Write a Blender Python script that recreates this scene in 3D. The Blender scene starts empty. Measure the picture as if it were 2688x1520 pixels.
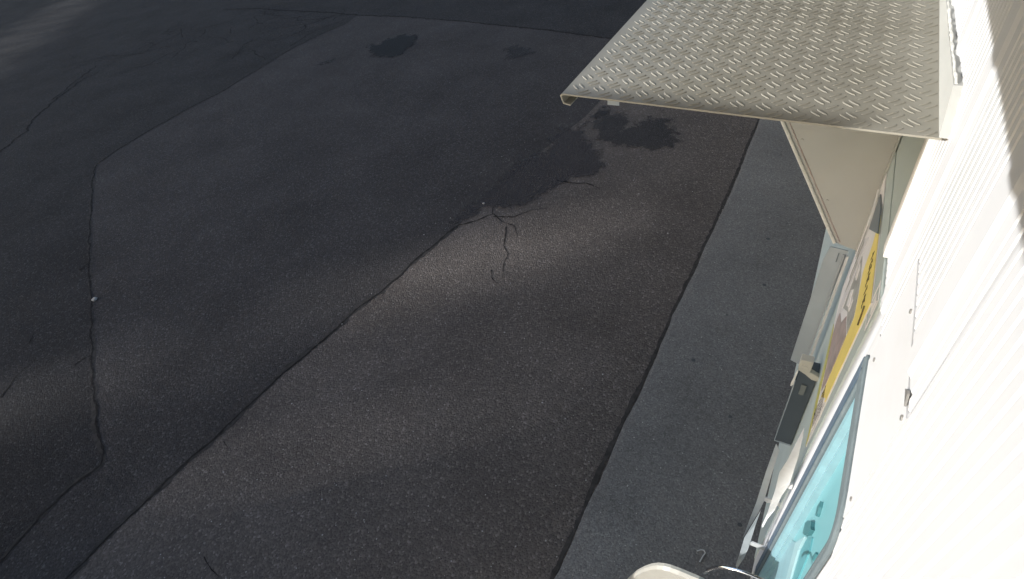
import bpy, bmesh, math, random
import numpy as np
from mathutils import Vector, Matrix
from mathutils.geometry import tessellate_polygon

random.seed(7)
rng = np.random.default_rng(11)
scene = bpy.context.scene
COL = scene.collection

# ------------------------------------------------------------------ camera
# world: X runs along the cabin wall, Y points away from it, Z is up; the wall face is Y = 0
yaw, pitch, roll = (math.radians(a) for a in (36.60178521, 42.66099949, 11.58864194))
fwd = Vector((math.cos(yaw) * math.cos(pitch), math.sin(yaw) * math.cos(pitch), -math.sin(pitch)))
right = fwd.cross(Vector((0, 0, 1))).normalized()
down = fwd.cross(right)
r2 = right * math.cos(roll) + down * math.sin(roll)
d2 = down * math.cos(roll) - right * math.sin(roll)
cam_d = bpy.data.cameras.new("camera")
cam = bpy.data.objects.new("camera", cam_d)
COL.objects.link(cam)
m = Matrix((r2, -d2, -fwd)).transposed().to_4x4()
m.translation = Vector((0, 0.2, 3.0))
cam.matrix_world = m
cam_d.sensor_fit = 'HORIZONTAL'
cam_d.sensor_width = 36.0
cam_d.lens = 36.0 * 1400.0 / 2688.0
cam_d.clip_start = 0.02
cam_d.clip_end = 1500
scene.camera = cam

# ------------------------------------------------------------------ light
SUN_EL = math.radians(20.0)
HX, HY = 0.66, -0.7513          # way the sunlight travels over the ground
TAN = math.tan(SUN_EL)
world = bpy.data.worlds.new("World")
scene.world = world
world.use_nodes = True
wn = world.node_tree
bg = wn.nodes["Background"]
sky = wn.nodes.new("ShaderNodeTexSky")
sky.sky_type = 'NISHITA'
sky.sun_disc = False
sky.sun_elevation = SUN_EL
sky.sun_rotation = math.atan2(-HX, -HY)
sky.air_density = 1.0
sky.dust_density = 2.0
sky.ozone_density = 1.0
wn.links.new(sky.outputs[0], bg.inputs[0])
bg.inputs[1].default_value = 0.15
sun_d = bpy.data.lights.new("sun", 'SUN')
sun_d.energy = 3.2
sun_d.angle = math.radians(0.5)
sun_d.color = (1.0, 0.985, 0.965)
sun = bpy.data.objects.new("sun", sun_d)
COL.objects.link(sun)
sun_dir = Vector((HX * math.cos(SUN_EL), HY * math.cos(SUN_EL), -math.sin(SUN_EL)))
sun.rotation_euler = sun_dir.to_track_quat('-Z', 'Y').to_euler()
sun.location = (-8, 9, 12)
vs = scene.view_settings
vs.view_transform = 'Standard'
vs.look = 'None'
vs.exposure = 1.05
vs.gamma = 1.0
vs.use_curve_mapping = False


# ------------------------------------------------------------------ materials
def nodes_of(name):
    mt = bpy.data.materials.new(name)
    mt.use_nodes = True
    nt = mt.node_tree
    return mt, nt, nt.nodes["Principled BSDF"]


def plain(name, col, rough=0.6, metal=0.0, spec=0.5, var=0.12, scale=6.0, bump=0.0, bscale=60.0, dirt=None, dirt_amt=0.0,
          dirt_scale=3.0):
    """base colour with soft mottling, optional grime with its own shape and a fine bump"""
    mt, nt, p = nodes_of(name)
    tc = nt.nodes.new("ShaderNodeTexCoord")
    nz = nt.nodes.new("ShaderNodeTexNoise")
    nz.inputs["Scale"].default_value = scale
    nz.inputs["Detail"].default_value = 6
    nt.links.new(tc.outputs["Object"], nz.inputs["Vector"])
    rp = nt.nodes.new("ShaderNodeValToRGB")
    rp.color_ramp.elements[0].position = 0.3
    rp.color_ramp.elements[1].position = 0.72
    rp.color_ramp.elements[0].color = (*[c * (1 - var) for c in col], 1)
    rp.color_ramp.elements[1].color = (*[min(1, c * (1 + var * 0.6)) for c in col], 1)
    nt.links.new(nz.outputs["Fac"], rp.inputs[0])
    out = rp.outputs[0]
    if dirt is not None:
        n2 = nt.nodes.new("ShaderNodeTexNoise")
        n2.inputs["Scale"].default_value = dirt_scale
        n2.inputs["Detail"].default_value = 9
        n2.inputs["Roughness"].default_value = 0.65
        nt.links.new(tc.outputs["Object"], n2.inputs["Vector"])
        mr = nt.nodes.new("ShaderNodeMapRange")
        mr.inputs["From Min"].default_value = 0.5
        mr.inputs["From Max"].default_value = 0.72
        mr.inputs["To Max"].default_value = dirt_amt
        nt.links.new(n2.outputs["Fac"], mr.inputs["Value"])
        mx = nt.nodes.new("ShaderNodeMix")
        mx.data_type = 'RGBA'
        nt.links.new(mr.outputs[0], mx.inputs[0])
        nt.links.new(out, mx.inputs[6])
        mx.inputs[7].default_value = (*dirt, 1)
        out = mx.outputs[2]
    nt.links.new(out, p.inputs["Base Color"])
    p.inputs["Roughness"].default_value = rough
    p.inputs["Metallic"].default_value = metal
    p.inputs["Specular IOR Level"].default_value = spec
    if bump:
        n3 = nt.nodes.new("ShaderNodeTexNoise")
        n3.inputs["Scale"].default_value = bscale
        n3.inputs["Detail"].default_value = 4
        nt.links.new(tc.outputs["Object"], n3.inputs["Vector"])
        bp = nt.nodes.new("ShaderNodeBump")
        bp.inputs["Strength"].default_value = bump
        bp.inputs["Distance"].default_value = 0.004
        nt.links.new(n3.outputs["Fac"], bp.inputs["Height"])
        nt.links.new(bp.outputs[0], p.inputs["Normal"])
    return mt


def asphalt(name, base, light, grain_scale, bump, patch=True, speck=0.06):
    """stone grains: voronoi cells of differing tone, larger worn patches and a grain relief"""
    mt, nt, p = nodes_of(name)
    L = nt.links.new
    tc = nt.nodes.new("ShaderNodeTexCoord")
    vo = nt.nodes.new("ShaderNodeTexVoronoi")
    vo.inputs["Scale"].default_value = grain_scale
    L(tc.outputs["Object"], vo.inputs["Vector"])
    sep = nt.nodes.new("ShaderNodeSeparateColor")
    L(vo.outputs["Color"], sep.inputs[0])
    rp = nt.nodes.new("ShaderNodeValToRGB")
    e = rp.color_ramp.elements
    e[0].position = 0.0
    e[0].color = (*[c * 0.72 for c in base], 1)
    e[1].position = 1.0
    e[1].color = (*light, 1)
    k = e.new(0.72); k.color = (*base, 1)
    k = e.new(0.93); k.color = (*[b * 0.75 + l * 0.25 for b, l in zip(base, light)], 1)
    L(sep.outputs[0], rp.inputs[0])
    nz = nt.nodes.new("ShaderNodeTexNoise")
    nz.inputs["Scale"].default_value = 1.1
    nz.inputs["Detail"].default_value = 7
    nz.inputs["Roughness"].default_value = 0.6
    L(tc.outputs["Object"], nz.inputs["Vector"])
    mr = nt.nodes.new("ShaderNodeMapRange")
    mr.inputs["From Min"].default_value = 0.3
    mr.inputs["From Max"].default_value = 0.7
    mr.inputs["To Min"].default_value = 0.8
    mr.inputs["To Max"].default_value = 1.15
    L(nz.outputs["Fac"], mr.inputs["Value"])
    mx = nt.nodes.new("ShaderNodeMix")
    mx.data_type = 'RGBA'
    mx.blend_type = 'MULTIPLY'
    mx.inputs[0].default_value = 1.0
    L(rp.outputs[0], mx.inputs[6])
    L(mr.outputs[0], mx.inputs[7])
    L(mx.outputs[2], p.inputs["Base Color"])
    p.inputs["Roughness"].default_value = 0.95
    p.inputs["Specular IOR Level"].default_value = speck
    n3 = nt.nodes.new("ShaderNodeTexNoise")
    n3.inputs["Scale"].default_value = grain_scale * 2.2
    n3.inputs["Detail"].default_value = 3
    L(tc.outputs["Object"], n3.inputs["Vector"])
    ma = nt.nodes.new("ShaderNodeMath")
    ma.operation = 'SUBTRACT'
    L(n3.outputs["Fac"], ma.inputs[0])
    L(vo.outputs["Distance"], ma.inputs[1])
    bp = nt.nodes.new("ShaderNodeBump")
    bp.inputs["Strength"].default_value = bump
    bp.inputs["Distance"].default_value = 0.006
    L(ma.outputs[0], bp.inputs["Height"])
    L(bp.outputs[0], p.inputs["Normal"])
    return mt


def stain_mat(name, col, rough, amount):
    """a wet or oily patch: opaque by the signed distance stored on its mesh, roughened by noise at the rim"""
    mt, nt, p = nodes_of(name)
    L = nt.links.new
    at = nt.nodes.new("ShaderNodeAttribute")
    at.attribute_name = "inside"
    tc = nt.nodes.new("ShaderNodeTexCoord")
    nz = nt.nodes.new("ShaderNodeTexNoise")
    nz.inputs["Scale"].default_value = 5
    nz.inputs["Detail"].default_value = 8
    nz.inputs["Roughness"].default_value = 0.74
    L(tc.outputs["Object"], nz.inputs["Vector"])
    a1 = nt.nodes.new("ShaderNodeMath"); a1.operation = 'MULTIPLY_ADD'
    a1.inputs[1].default_value = 0.66; a1.inputs[2].default_value = -0.325
    L(nz.outputs["Fac"], a1.inputs[0])
    a2 = nt.nodes.new("ShaderNodeMath"); a2.operation = 'ADD'
    L(a1.outputs[0], a2.inputs[0]); L(at.outputs["Fac"], a2.inputs[1])
    mr = nt.nodes.new("ShaderNodeMapRange")
    mr.interpolation_type = 'SMOOTHSTEP'
    mr.inputs["From Min"].default_value = -0.03
    mr.inputs["From Max"].default_value = 0.05
    mr.inputs["To Max"].default_value = amount
    L(a2.outputs[0], mr.inputs["Value"])
    vo = nt.nodes.new("ShaderNodeTexVoronoi"); vo.inputs["Scale"].default_value = 95
    L(tc.outputs["Object"], vo.inputs["Vector"])
    sp = nt.nodes.new("ShaderNodeSeparateColor"); L(vo.outputs["Color"], sp.inputs[0])
    rp = nt.nodes.new("ShaderNodeValToRGB")
    rp.color_ramp.elements[0].color = (*[c * 0.7 for c in col], 1)
    rp.color_ramp.elements[1].color = (*[c * 2.2 for c in col], 1)
    k = rp.color_ramp.elements.new(0.85); k.color = (*[c * 1.15 for c in col], 1)
    L(sp.outputs[0], rp.inputs[0])
    L(rp.outputs[0], p.inputs["Base Color"])
    L(mr.outputs[0], p.inputs["Alpha"])
    p.inputs["Roughness"].default_value = rough
    p.inputs["Specular IOR Level"].default_value = 0.06
    bp = nt.nodes.new("ShaderNodeBump"); bp.inputs["Strength"].default_value = 0.5; bp.inputs["Distance"].default_value = 0.004
    L(vo.outputs["Distance"], bp.inputs["Height"]); L(bp.outputs[0], p.inputs["Normal"])
    return mt


M = {
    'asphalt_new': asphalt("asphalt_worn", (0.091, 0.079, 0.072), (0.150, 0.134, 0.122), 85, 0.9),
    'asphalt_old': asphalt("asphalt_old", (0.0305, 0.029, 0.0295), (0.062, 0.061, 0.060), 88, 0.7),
    'asphalt_glare': asphalt("asphalt_glare", (0.046, 0.0425, 0.042), (0.084, 0.080, 0.078), 84, 0.7),  # old asphalt lightened to imitate glare
    'pavement': asphalt("pavement_fine", (0.136, 0.131, 0.126), (0.180, 0.174, 0.167), 120, 0.35),
    'tar': plain("tar_joint", (0.040, 0.037, 0.035), 0.85, spec=0.04, var=0.35, scale=30, bump=0.6, bscale=120),
    'crack': plain("crack_dark", (0.022, 0.0205, 0.020), 0.9, spec=0.02, var=0.4, scale=40),
    'stain': stain_mat("oil_stain", (0.041, 0.037, 0.037), 0.7, 0.72),
    'stain_dark': stain_mat("oil_dark", (0.014, 0.014, 0.015), 0.7, 0.8),
    'stain_faint': stain_mat("damp_stain", (0.034, 0.033, 0.034), 0.75, 0.6),
    'white_wall': plain("white_coated_sheet", (0.545, 0.55, 0.56), 0.42, var=0.03, scale=2.0, dirt=(0.47, 0.465, 0.455), dirt_amt=0.5),
    'white_trim': plain("white_trim", (0.80, 0.79, 0.75), 0.45, var=0.05, scale=9, dirt=(0.55, 0.53, 0.48), dirt_amt=0.4, dirt_scale=12),
    'board': plain("grey_green_board", (0.47, 0.54, 0.525), 0.5, var=0.05, scale=3, dirt=(0.40, 0.43, 0.41), dirt_amt=0.5, dirt_scale=5),
    'tread': plain("tread_plate_coat", (0.285, 0.272, 0.23), 0.5, metal=0.0, spec=0.4, var=0.06, scale=4, bump=0.05, bscale=220,
                   dirt=(0.235, 0.222, 0.18), dirt_amt=0.7, dirt_scale=5),
    'gusset': plain("dull_aluminium", (0.42, 0.425, 0.405), 0.5, var=0.06, scale=5, bump=0.06, bscale=90, dirt=(0.41, 0.39, 0.35),
                    dirt_amt=0.4, dirt_scale=9),
    'silicone': plain("sealant", (0.66, 0.66, 0.62), 0.4, var=0.15, scale=60),
    'screw': plain("screw_grey", (0.34, 0.33, 0.31), 0.4, metal=0.6, var=0.2, scale=200),
    'gasket': plain("grey_rubber", (0.105, 0.132, 0.142), 0.65, var=0.10, scale=30, bump=0.15, bscale=160, dirt=(0.145, 0.172, 0.18),
                    dirt_amt=0.5, dirt_scale=25),
    'seal_shaded': plain("shaded_seal_rubber", (0.07, 0.10, 0.135), 0.6, var=0.15, scale=25),  # rubber darkened, shade put into the colour
    'cyan': plain("cyan_acrylic", (0.15, 0.35, 0.38), 0.3, var=0.07, scale=5, dirt=(0.17, 0.395, 0.43), dirt_amt=0.5, dirt_scale=4),
    'cyan_pale': plain("pale_cyan_frame", (0.19, 0.33, 0.37), 0.4, var=0.08, scale=14, dirt=(0.17, 0.26, 0.29), dirt_amt=0.5, dirt_scale=18),
    'cyan_mid': plain("cyan_strip", (0.09, 0.26, 0.29), 0.35, var=0.06, scale=10),
    'cyan_bright': plain("bright_cyan_bar", (0.27, 0.42, 0.45), 0.35, var=0.05, scale=10),
    'teal': plain("teal_latch", (0.05, 0.15, 0.165), 0.4, var=0.1, scale=30),
    'paper': plain("paper_white", (0.52, 0.53, 0.52), 0.7, var=0.07, scale=30, bump=0.2, bscale=40),
    'paper_grey': plain("sheet_grey", (0.34, 0.37, 0.385), 0.5, var=0.08, scale=20),
    'poster_white': plain("poster_sheet", (0.78, 0.755, 0.745), 0.4, var=0.05, scale=14),
    'poster_lilac': plain("poster_lilac", (0.66, 0.645, 0.65), 0.4, var=0.06, scale=20),
    'yellow': plain("yellow_print", (0.90, 0.73, 0.21), 0.4, var=0.06, scale=12),
    'lime': plain("lime_print", (0.52, 0.50, 0.14), 0.4, var=0.08, scale=20),
    'ink': plain("dark_ink", (0.11, 0.085, 0.04), 0.5, var=0.2, scale=60),
    'photo_brown': plain("photo_print", (0.42, 0.35, 0.33), 0.4, var=0.3, scale=22, dirt=(0.44, 0.25, 0.22), dirt_amt=0.7, dirt_scale=16),
    'photo_grey': plain("photo_grey", (0.44, 0.44, 0.41), 0.4, var=0.3, scale=24, dirt=(0.22, 0.21, 0.20), dirt_amt=0.8, dirt_scale=20),
    'slate': plain("slate_print", (0.15, 0.18, 0.20), 0.45, var=0.1, scale=40),
    'smoke': plain("smoked_plastic", (0.06, 0.075, 0.09), 0.3, var=0.15, scale=8),
    'smoke_pale': plain("smoked_pale", (0.14, 0.155, 0.15), 0.4, var=0.1, scale=20),
    'strip': plain("frosted_strip", (0.36, 0.40, 0.425), 0.35, var=0.1, scale=6),
    'beige': plain("beige_plastic", (0.42, 0.41, 0.36), 0.5, var=0.06, scale=20),
    'chrome': plain("bright_metal", (0.75, 0.76, 0.77), 0.18, metal=1.0, var=0.05, scale=30),
    'hood': plain("cream_plastic", (0.31, 0.30, 0.265), 0.5, var=0.05, scale=30),
    'stone': plain("pale_pebble", (0.24, 0.235, 0.225), 0.8, var=0.2, scale=80),
    'gum': plain("trodden_gum", (0.045, 0.047, 0.05), 0.8, var=0.2, scale=80),
    'roof': plain("roof_sheet", (0.55, 0.56, 0.57), 0.5, var=0.06, scale=3),
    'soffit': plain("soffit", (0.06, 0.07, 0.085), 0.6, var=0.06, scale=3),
    'caster_wall': plain("caster_pale", (0.34, 0.34, 0.35), 0.8, var=0.15, scale=8),  # only for the added shade caster
    'glass_dark': plain("window_glass", (0.04, 0.05, 0.06), 0.1, var=0.1, scale=2),
    'leaf': plain("leaves", (0.055, 0.085, 0.03), 0.6, var=0.4, scale=3),
    'bark': plain("bark", (0.09, 0.07, 0.05), 0.9, var=0.3, scale=5),
    'twig': plain("dry_stalk", (0.30, 0.31, 0.31), 0.7, var=0.1, scale=90),
}


# ------------------------------------------------------------------ helpers
def link_mesh(name, verts, faces, mat, parent=None, smooth=False):
    me = bpy.data.meshes.new(name)
    me.from_pydata([tuple(v) for v in verts], [], [tuple(f) for f in faces])
    me.materials.append(mat)
    if smooth:
        me.polygons.foreach_set('use_smooth', [True] * len(me.polygons))
    me.update()
    o = bpy.data.objects.new(name, me)
    COL.objects.link(o)
    if parent is not None:
        o.parent = parent
        if parent.type == 'EMPTY' or True:
            o.matrix_parent_inverse = Matrix.Translation(-abs_loc(parent))
    return o


def abs_loc(o):
    v = Vector(o.location)
    if o.parent is not None:
        v = o.matrix_parent_inverse @ v
        v = v + abs_loc(o.parent)
    return v


def thing(name, label, cat, loc=(0, 0, 0), group=None):
    o = bpy.data.objects.new(name, None)
    o.empty_display_size = 0.1
    COL.objects.link(o)
    o.location = loc
    o['label'] = label
    o['category'] = cat
    if group:
        o['group'] = group
    return o


def tag(o, label, cat, group=None):
    o['label'] = label
    o['category'] = cat
    if group:
        o['group'] = group
    return o


class MB:
    def __init__(s):
        s.v = []
        s.f = []

    def add(s, vs, fs):
        n = len(s.v)
        s.v += [tuple(x) for x in vs]
        s.f += [tuple(i + n for i in f) for f in fs]
        return s

    def box(s, x0, x1, y0, y1, z0, z1):
        vs = [(x, y, z) for z in (z0, z1) for y in (y0, y1) for x in (x0, x1)]
        return s.add(vs, [(0, 2, 3, 1), (4, 5, 7, 6), (0, 1, 5, 4), (2, 6, 7, 3), (0, 4, 6, 2), (1, 3, 7, 5)])

    def prism(s, pts, n):
        """planar polygon pts (3-D) thickened along vector n"""
        k = len(pts)
        a = [Vector(p) for p in pts]
        b = [p + Vector(n) for p in a]
        tri = tessellate_polygon([a])
        fs = [tuple(t) for t in tri] + [tuple(i + k for i in reversed(t)) for t in tri]
        fs += [(i, (i + 1) % k, (i + 1) % k + k, i + k) for i in range(k)]
        return s.add(a + b, fs)

    def tube(s, path, r, n=8, taper=None):
        pts = [Vector(p) for p in path]
        rings = []
        for i, p in enumerate(pts):
            t = (pts[min(i + 1, len(pts) - 1)] - pts[max(i - 1, 0)]).normalized()
            u = t.cross(Vector((0.21, 0.37, 0.9))).normalized()
            w = t.cross(u)
            rr = r if taper is None else r * taper[i]
            rings.append([p + (u * math.cos(2 * math.pi * j / n) + w * math.sin(2 * math.pi * j / n)) * rr for j in range(n)])
        vs = [q for rg in rings for q in rg]
        fs = []
        for i in range(len(rings) - 1):
            for j in range(n):
                a, b = i * n + j, i * n + (j + 1) % n
                fs.append((a, b, b + n, a + n))
        fs.append(tuple(reversed(range(n))))
        fs.append(tuple(range((len(rings) - 1) * n, len(rings) * n)))
        return s.add(vs, fs)

    def build(s, name, mat, parent=None, smooth=False, bevel=0.0):
        o = link_mesh(name, s.v, s.f, mat, parent, smooth)
        bm = bmesh.new()
        bm.from_mesh(o.data)
        bmesh.ops.recalc_face_normals(bm, faces=bm.faces)
        bm.to_mesh(o.data)
        bm.free()
        if bevel:
            md = o.modifiers.new("bevel", 'BEVEL')
            md.width = bevel
            md.segments = 2
            md.limit_method = 'ANGLE'
        return o


def flat(pts_xz, y, th=0.0012):
    """wall-parallel print: polygon in X,Z, its face at y, th thick"""
    return MB().prism([(x, y - th, z) for x, z in pts_xz], (0, th, 0))


def seg_dist(P, poly):
    """signed distance (positive inside) of points P (n,2) to a closed polygon"""
    poly = np.array(poly)
    d = np.full(len(P), 1e9)
    ins = np.zeros(len(P), bool)
    for i in range(len(poly)):
        a, b = poly[i], poly[(i + 1) % len(poly)]
        ab = b - a
        t = np.clip(((P - a) @ ab) / (ab @ ab + 1e-12), 0, 1)
        d = np.minimum(d, np.hypot(*(P - (a + t[:, None] * ab)).T))
        c = (a[1] > P[:, 1]) != (b[1] > P[:, 1])
        with np.errstate(divide='ignore', invalid='ignore'):
            xi = (b[0] - a[0]) * (P[:, 1] - a[1]) / (b[1] - a[1] + 1e-12) + a[0]
        ins ^= c & (P[:, 0] < xi)
    return np.where(ins, d, -d)


def stain(name, poly, mat, parent, z=0.008, cell=0.03, rim=0.1, z_off=0.0):
    poly = np.array(poly)
    x0, y0 = poly.min(0) - rim
    x1, y1 = poly.max(0) + rim
    nx, ny = int((x1 - x0) / cell) + 2, int((y1 - y0) / cell) + 2
    X, Y = np.meshgrid(x0 + np.arange(nx) * cell, y0 + np.arange(ny) * cell, indexing='ij')
    P = np.stack([X.ravel(), Y.ravel()], 1)
    d = seg_dist(P, poly)
    keep = {}
    vs, val, fs = [], [], []
    for i in range(nx - 1):
        for j in range(ny - 1):
            q = [i * ny + j, (i + 1) * ny + j, (i + 1) * ny + j + 1, i * ny + j + 1]
            if max(d[k] for k in q) < -rim:
                continue
            for k in q:
                if k not in keep:
                    keep[k] = len(vs)
                    vs.append((P[k, 0], P[k, 1], z))
                    val.append(float(np.clip(d[k], -0.2, 0.2)))
            fs.append([keep[k] for k in q])
    o = link_mesh(name, vs, fs, mat, parent)
    at = o.data.attributes.new("inside", 'FLOAT', 'POINT')
    at.data.foreach_set('value', val)
    return o


def ribbon(name, path, w, mat, parent, z=0.004, jit=0.5, step=0.03, wander=0.01, taper=False):
    """an irregular crack or joint laid on the ground"""
    pts = [np.array(p, float) for p in path]
    dense = []
    for a, b in zip(pts[:-1], pts[1:]):
        n = max(1, int(np.hypot(*(b - a)) / step))
        dense += [a + (b - a) * k / n for k in range(n)]
    dense.append(pts[-1])
    n = len(dense)
    off = np.convolve(rng.normal(0, 1, n + 8), np.ones(5) / 5, 'same')[4:4 + n] * wander
    off2 = np.convolve(rng.normal(0, 1, n + 40), np.ones(25) / 25, 'same')[20:20 + n] * wander * 2
    vs, fs = [], []
    for i, p in enumerate(dense):
        t = dense[min(i + 1, n - 1)] - dense[max(i - 1, 0)]
        t /= np.hypot(*t) + 1e-9
        nn = np.array([-t[1], t[0]])
        c = p + nn * (off[i] + off2[i])
        ww = w * (1 + rng.uniform(-jit, jit))
        if taper:
            ww *= 0.25 + 0.75 * (1 - i / n)
        vs += [(*(c + nn * ww / 2), z), (*(c - nn * ww * rng.uniform(0.3, 0.7)), z)]
        if i:
            k = 2 * i
            fs.append((k - 2, k - 1, k + 1, k))
    return link_mesh(name, vs, fs, mat, parent)


# ------------------------------------------------------------------ ground
def ground_sheet(name, outline, z, mat, parent=None):
    a = [Vector((x, y, z)) for x, y in outline]
    o = link_mesh(name, a, [tuple(range(len(a)))], mat, parent)
    return o


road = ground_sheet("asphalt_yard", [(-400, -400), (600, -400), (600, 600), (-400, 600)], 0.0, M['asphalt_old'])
road['kind'] = 'structure'

J1 = [(-6.0, 3.56), (-2.0, 3.50), (-0.367, 3.482), (-0.168, 3.481), (0.116, 3.471), (0.41, 3.435), (0.741, 3.407), (1.124, 3.395),
      (1.5, 3.33), (1.955, 3.294), (2.19, 3.218), (2.619, 3.184), (3.003, 3.131), (3.213, 3.083), (3.485, 3.06), (3.9, 2.99), (4.6, 2.93),
      (5.6, 2.75), (7.9, 2.65)]
# the relaid lane between the joint and the pavement: a sheet of coarser asphalt
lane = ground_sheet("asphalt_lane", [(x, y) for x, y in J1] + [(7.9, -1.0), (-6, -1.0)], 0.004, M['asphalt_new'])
lane['kind'] = 'structure'

GLARE_PATCH = [(-3.0, 4.0), (-0.625, 4.021), (-0.381, 4.087), (-0.144, 4.097), (0.036, 4.053), (0.102, 4.131), (0.263, 4.508), (0.458, 4.916),
       (0.612, 5.204), (0.971, 5.871), (1.46, 6.785), (1.947, 7.647), (2.71, 8.95), (2.831, 9.112), (3.264, 9.21), (3.998, 9.29), (4.617, 9.313),
       (5.229, 9.256), (6.038, 9.367), (6.946, 9.49), (7.769, 9.432), (8.441, 9.276), (8.95, 9.39), (8.892, 8.248), (8.792, 7.18), (8.622, 6.161),
       (8.469, 5.246), (8.296, 4.403), (8.139, 3.641), (7.937, 2.929), (7.8, 1.5), (7.8, -1.0), (-3.0, -1.0)]
glare_patch = ground_sheet("asphalt_glare_patch", GLARE_PATCH, 0.0015, M['asphalt_glare'])  # same asphalt made lighter: glare towards the right put into its colour
glare_patch['kind'] = 'structure'

# pavement strip along the wall, a slab whose edge stands a little proud
E = [(-5.0, 0.90), (-2.0, 0.885), (0.2, 0.875), (0.757, 0.872), (1.045, 0.868), (1.403, 0.868), (1.698, 0.859), (2.057, 0.855), (2.465, 0.85),
     (2.931, 0.845), (3.47, 0.838), (4.072, 0.828), (4.633, 0.822), (5.477, 0.832), (6.016, 0.84), (9.0, 0.84), (14.0, 0.84)]
dense = []
for (ax, ay), (bx, by) in zip(E[:-1], E[1:]):
    n = max(1, int((bx - ax) / 0.05))
    dense += [(ax + (bx - ax) * k / n, ay + (by - ay) * k / n) for k in range(n)]
dense.append(E[-1])
wob = np.convolve(rng.normal(0, 1, len(dense) + 8), np.ones(4) / 4, 'same')[4:4 + len(dense)] * 0.009
edge = [(x, y + w) for (x, y), w in zip(dense, wob)]
vs, fs = [], []
for i, (x, y) in enumerate(edge):
    vs += [(x, y, 0.0), (x, y - 0.006, 0.014), (x, y - 0.03, 0.018), (x, -0.6, 0.018)]
    if i:
        k = 4 * i
        for j in range(3):
            fs.append((k - 4 + j, k - 3 + j, k + 1 + j, k + j))
pave = link_mesh("pavement", vs, fs, M['pavement'])
pave['kind'] = 'structure'
bmn = bmesh.new(); bmn.from_mesh(pave.data); bmesh.ops.recalc_face_normals(bmn, faces=bmn.faces)
if sum(f.normal.z for f in bmn.faces) < 0:
    bmesh.ops.reverse_faces(bmn, faces=bmn.faces)
bmn.to_mesh(pave.data); bmn.free()

ribbon("tar_joint", [(x, y + 0.012) for x, y in E], 0.026, M['tar'], lane, z=0.009, jit=0.45, wander=0.006)
ribbon("joint", J1[:14], 0.014, M['crack'], lane, z=0.0075, jit=0.6, wander=0.010)
ribbon("joint", J1[:14], 0.036, M['tar'], lane, z=0.0058, jit=0.5, wander=0.02)
B1 = [(3.213, 3.083), (3.358, 2.941), (3.492, 2.836), (3.401, 2.693), (3.38, 2.55), (3.257, 2.44)]
B2 = [(3.346, 2.618), (3.087, 2.494), (2.999, 2.403), (2.864, 2.381), (2.705, 2.291)]
B3 = [(3.463, 2.819), (3.51, 2.621), (3.667, 2.483), (3.76, 2.355)]
B4 = [(2.764, 2.433), (2.68, 2.364), (2.628, 2.287)]
B5 = [(4.234, 2.492), (4.209, 2.301), (4.247, 2.165), (4.195, 2.002)]
B6 = [(3.49, 2.84), (3.62, 2.90), (3.68, 2.80), (3.60, 2.70)]
for b, w in ((B1, .017), (B2, .013), (B3, .014), (B4, .010), (B5, .022), (B6, .010)):
    ribbon("crack", b, w, M['crack'], lane, z=0.0075, wander=0.014, taper=True)
for b, w in (([(-0.032, 2.782), (-0.058, 2.71), (-0.076, 2.595)], .007), ([(0.555, 3.334), (0.514, 3.238)], .008)):
    ribbon("crack", b, w, M['crack'], lane, z=0.0075, wander=0.012, taper=True)

J2 = [(-3.0, 4.0), (-0.625, 4.021), (-0.381, 4.087), (-0.144, 4.097), (0.036, 4.053), (0.102, 4.131), (0.263, 4.508), (0.458, 4.916),
      (0.612, 5.204), (0.971, 5.871), (1.46, 6.785), (1.947, 7.647), (2.71, 8.95), (2.831, 9.112), (3.264, 9.21), (3.998, 9.29), (4.617, 9.313),
      (5.229, 9.256), (6.038, 9.367), (6.946, 9.49), (7.769, 9.432), (8.441, 9.276)]
J3 = [(9.209, 14.281), (9.31, 13.157), (9.126, 10.753), (8.955, 9.391), (8.892, 8.248), (8.792, 7.18), (8.622, 6.161), (8.469, 5.246),
      (8.296, 4.403), (8.139, 3.641), (7.937, 2.929), (7.8, 1.5), (7.75, 0.9)]
J4 = [(2.573, 11.561), (3.19, 12.087), (3.689, 12.557), (4.246, 13.081), (4.982, 13.563), (5.462, 13.644)]
J5 = [(4.2, 13.144), (4.628, 13.441), (5.135, 13.846), (5.698, 14.223)]
ribbon("joint", J2, 0.015, M['crack'], road, z=0.0052, wander=0.012)
ribbon("joint", J2, 0.036, M['tar'], road, z=0.0035, wander=0.02)
ribbon("joint", J3, 0.035, M['crack'], road, z=0.0042, wander=0.02)
ribbon("crack", J4, 0.03, M['crack'], road, z=0.0035, wander=0.05)
ribbon("crack", J5, 0.028, M['crack'], road, z=0.0035, wander=0.05)
for b, w in (([(0.459, 6.023), (0.517, 6.07), (0.577, 6.119)], .014), ([(0.01, 5.584), (0.265, 5.718), (0.389, 5.762)], .013),
             ([(1.29, 6.686), (1.411, 6.728)], .022), ([(0.493, 5.269), (0.563, 5.267), (0.621, 5.24)], .02)):
    ribbon("crack", b, w, M['crack'], road, z=0.0036, wander=0.02, taper=True)
# crazed old surface at the far side of the yard
for k in range(34):
    x, y = rng.uniform(6.0, 9.0), rng.uniform(9.6, 14.5)
    a = rng.uniform(0, math.pi)
    p = [(x, y)]
    for j in range(rng.integers(3, 7)):
        a += rng.normal(0, 0.7)
        p.append((p[-1][0] + 0.28 * math.cos(a), p[-1][1] + 0.28 * math.sin(a)))
    ribbon("crack", p, 0.022, M['crack'], road, z=0.0034, wander=0.03, taper=True)

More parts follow.
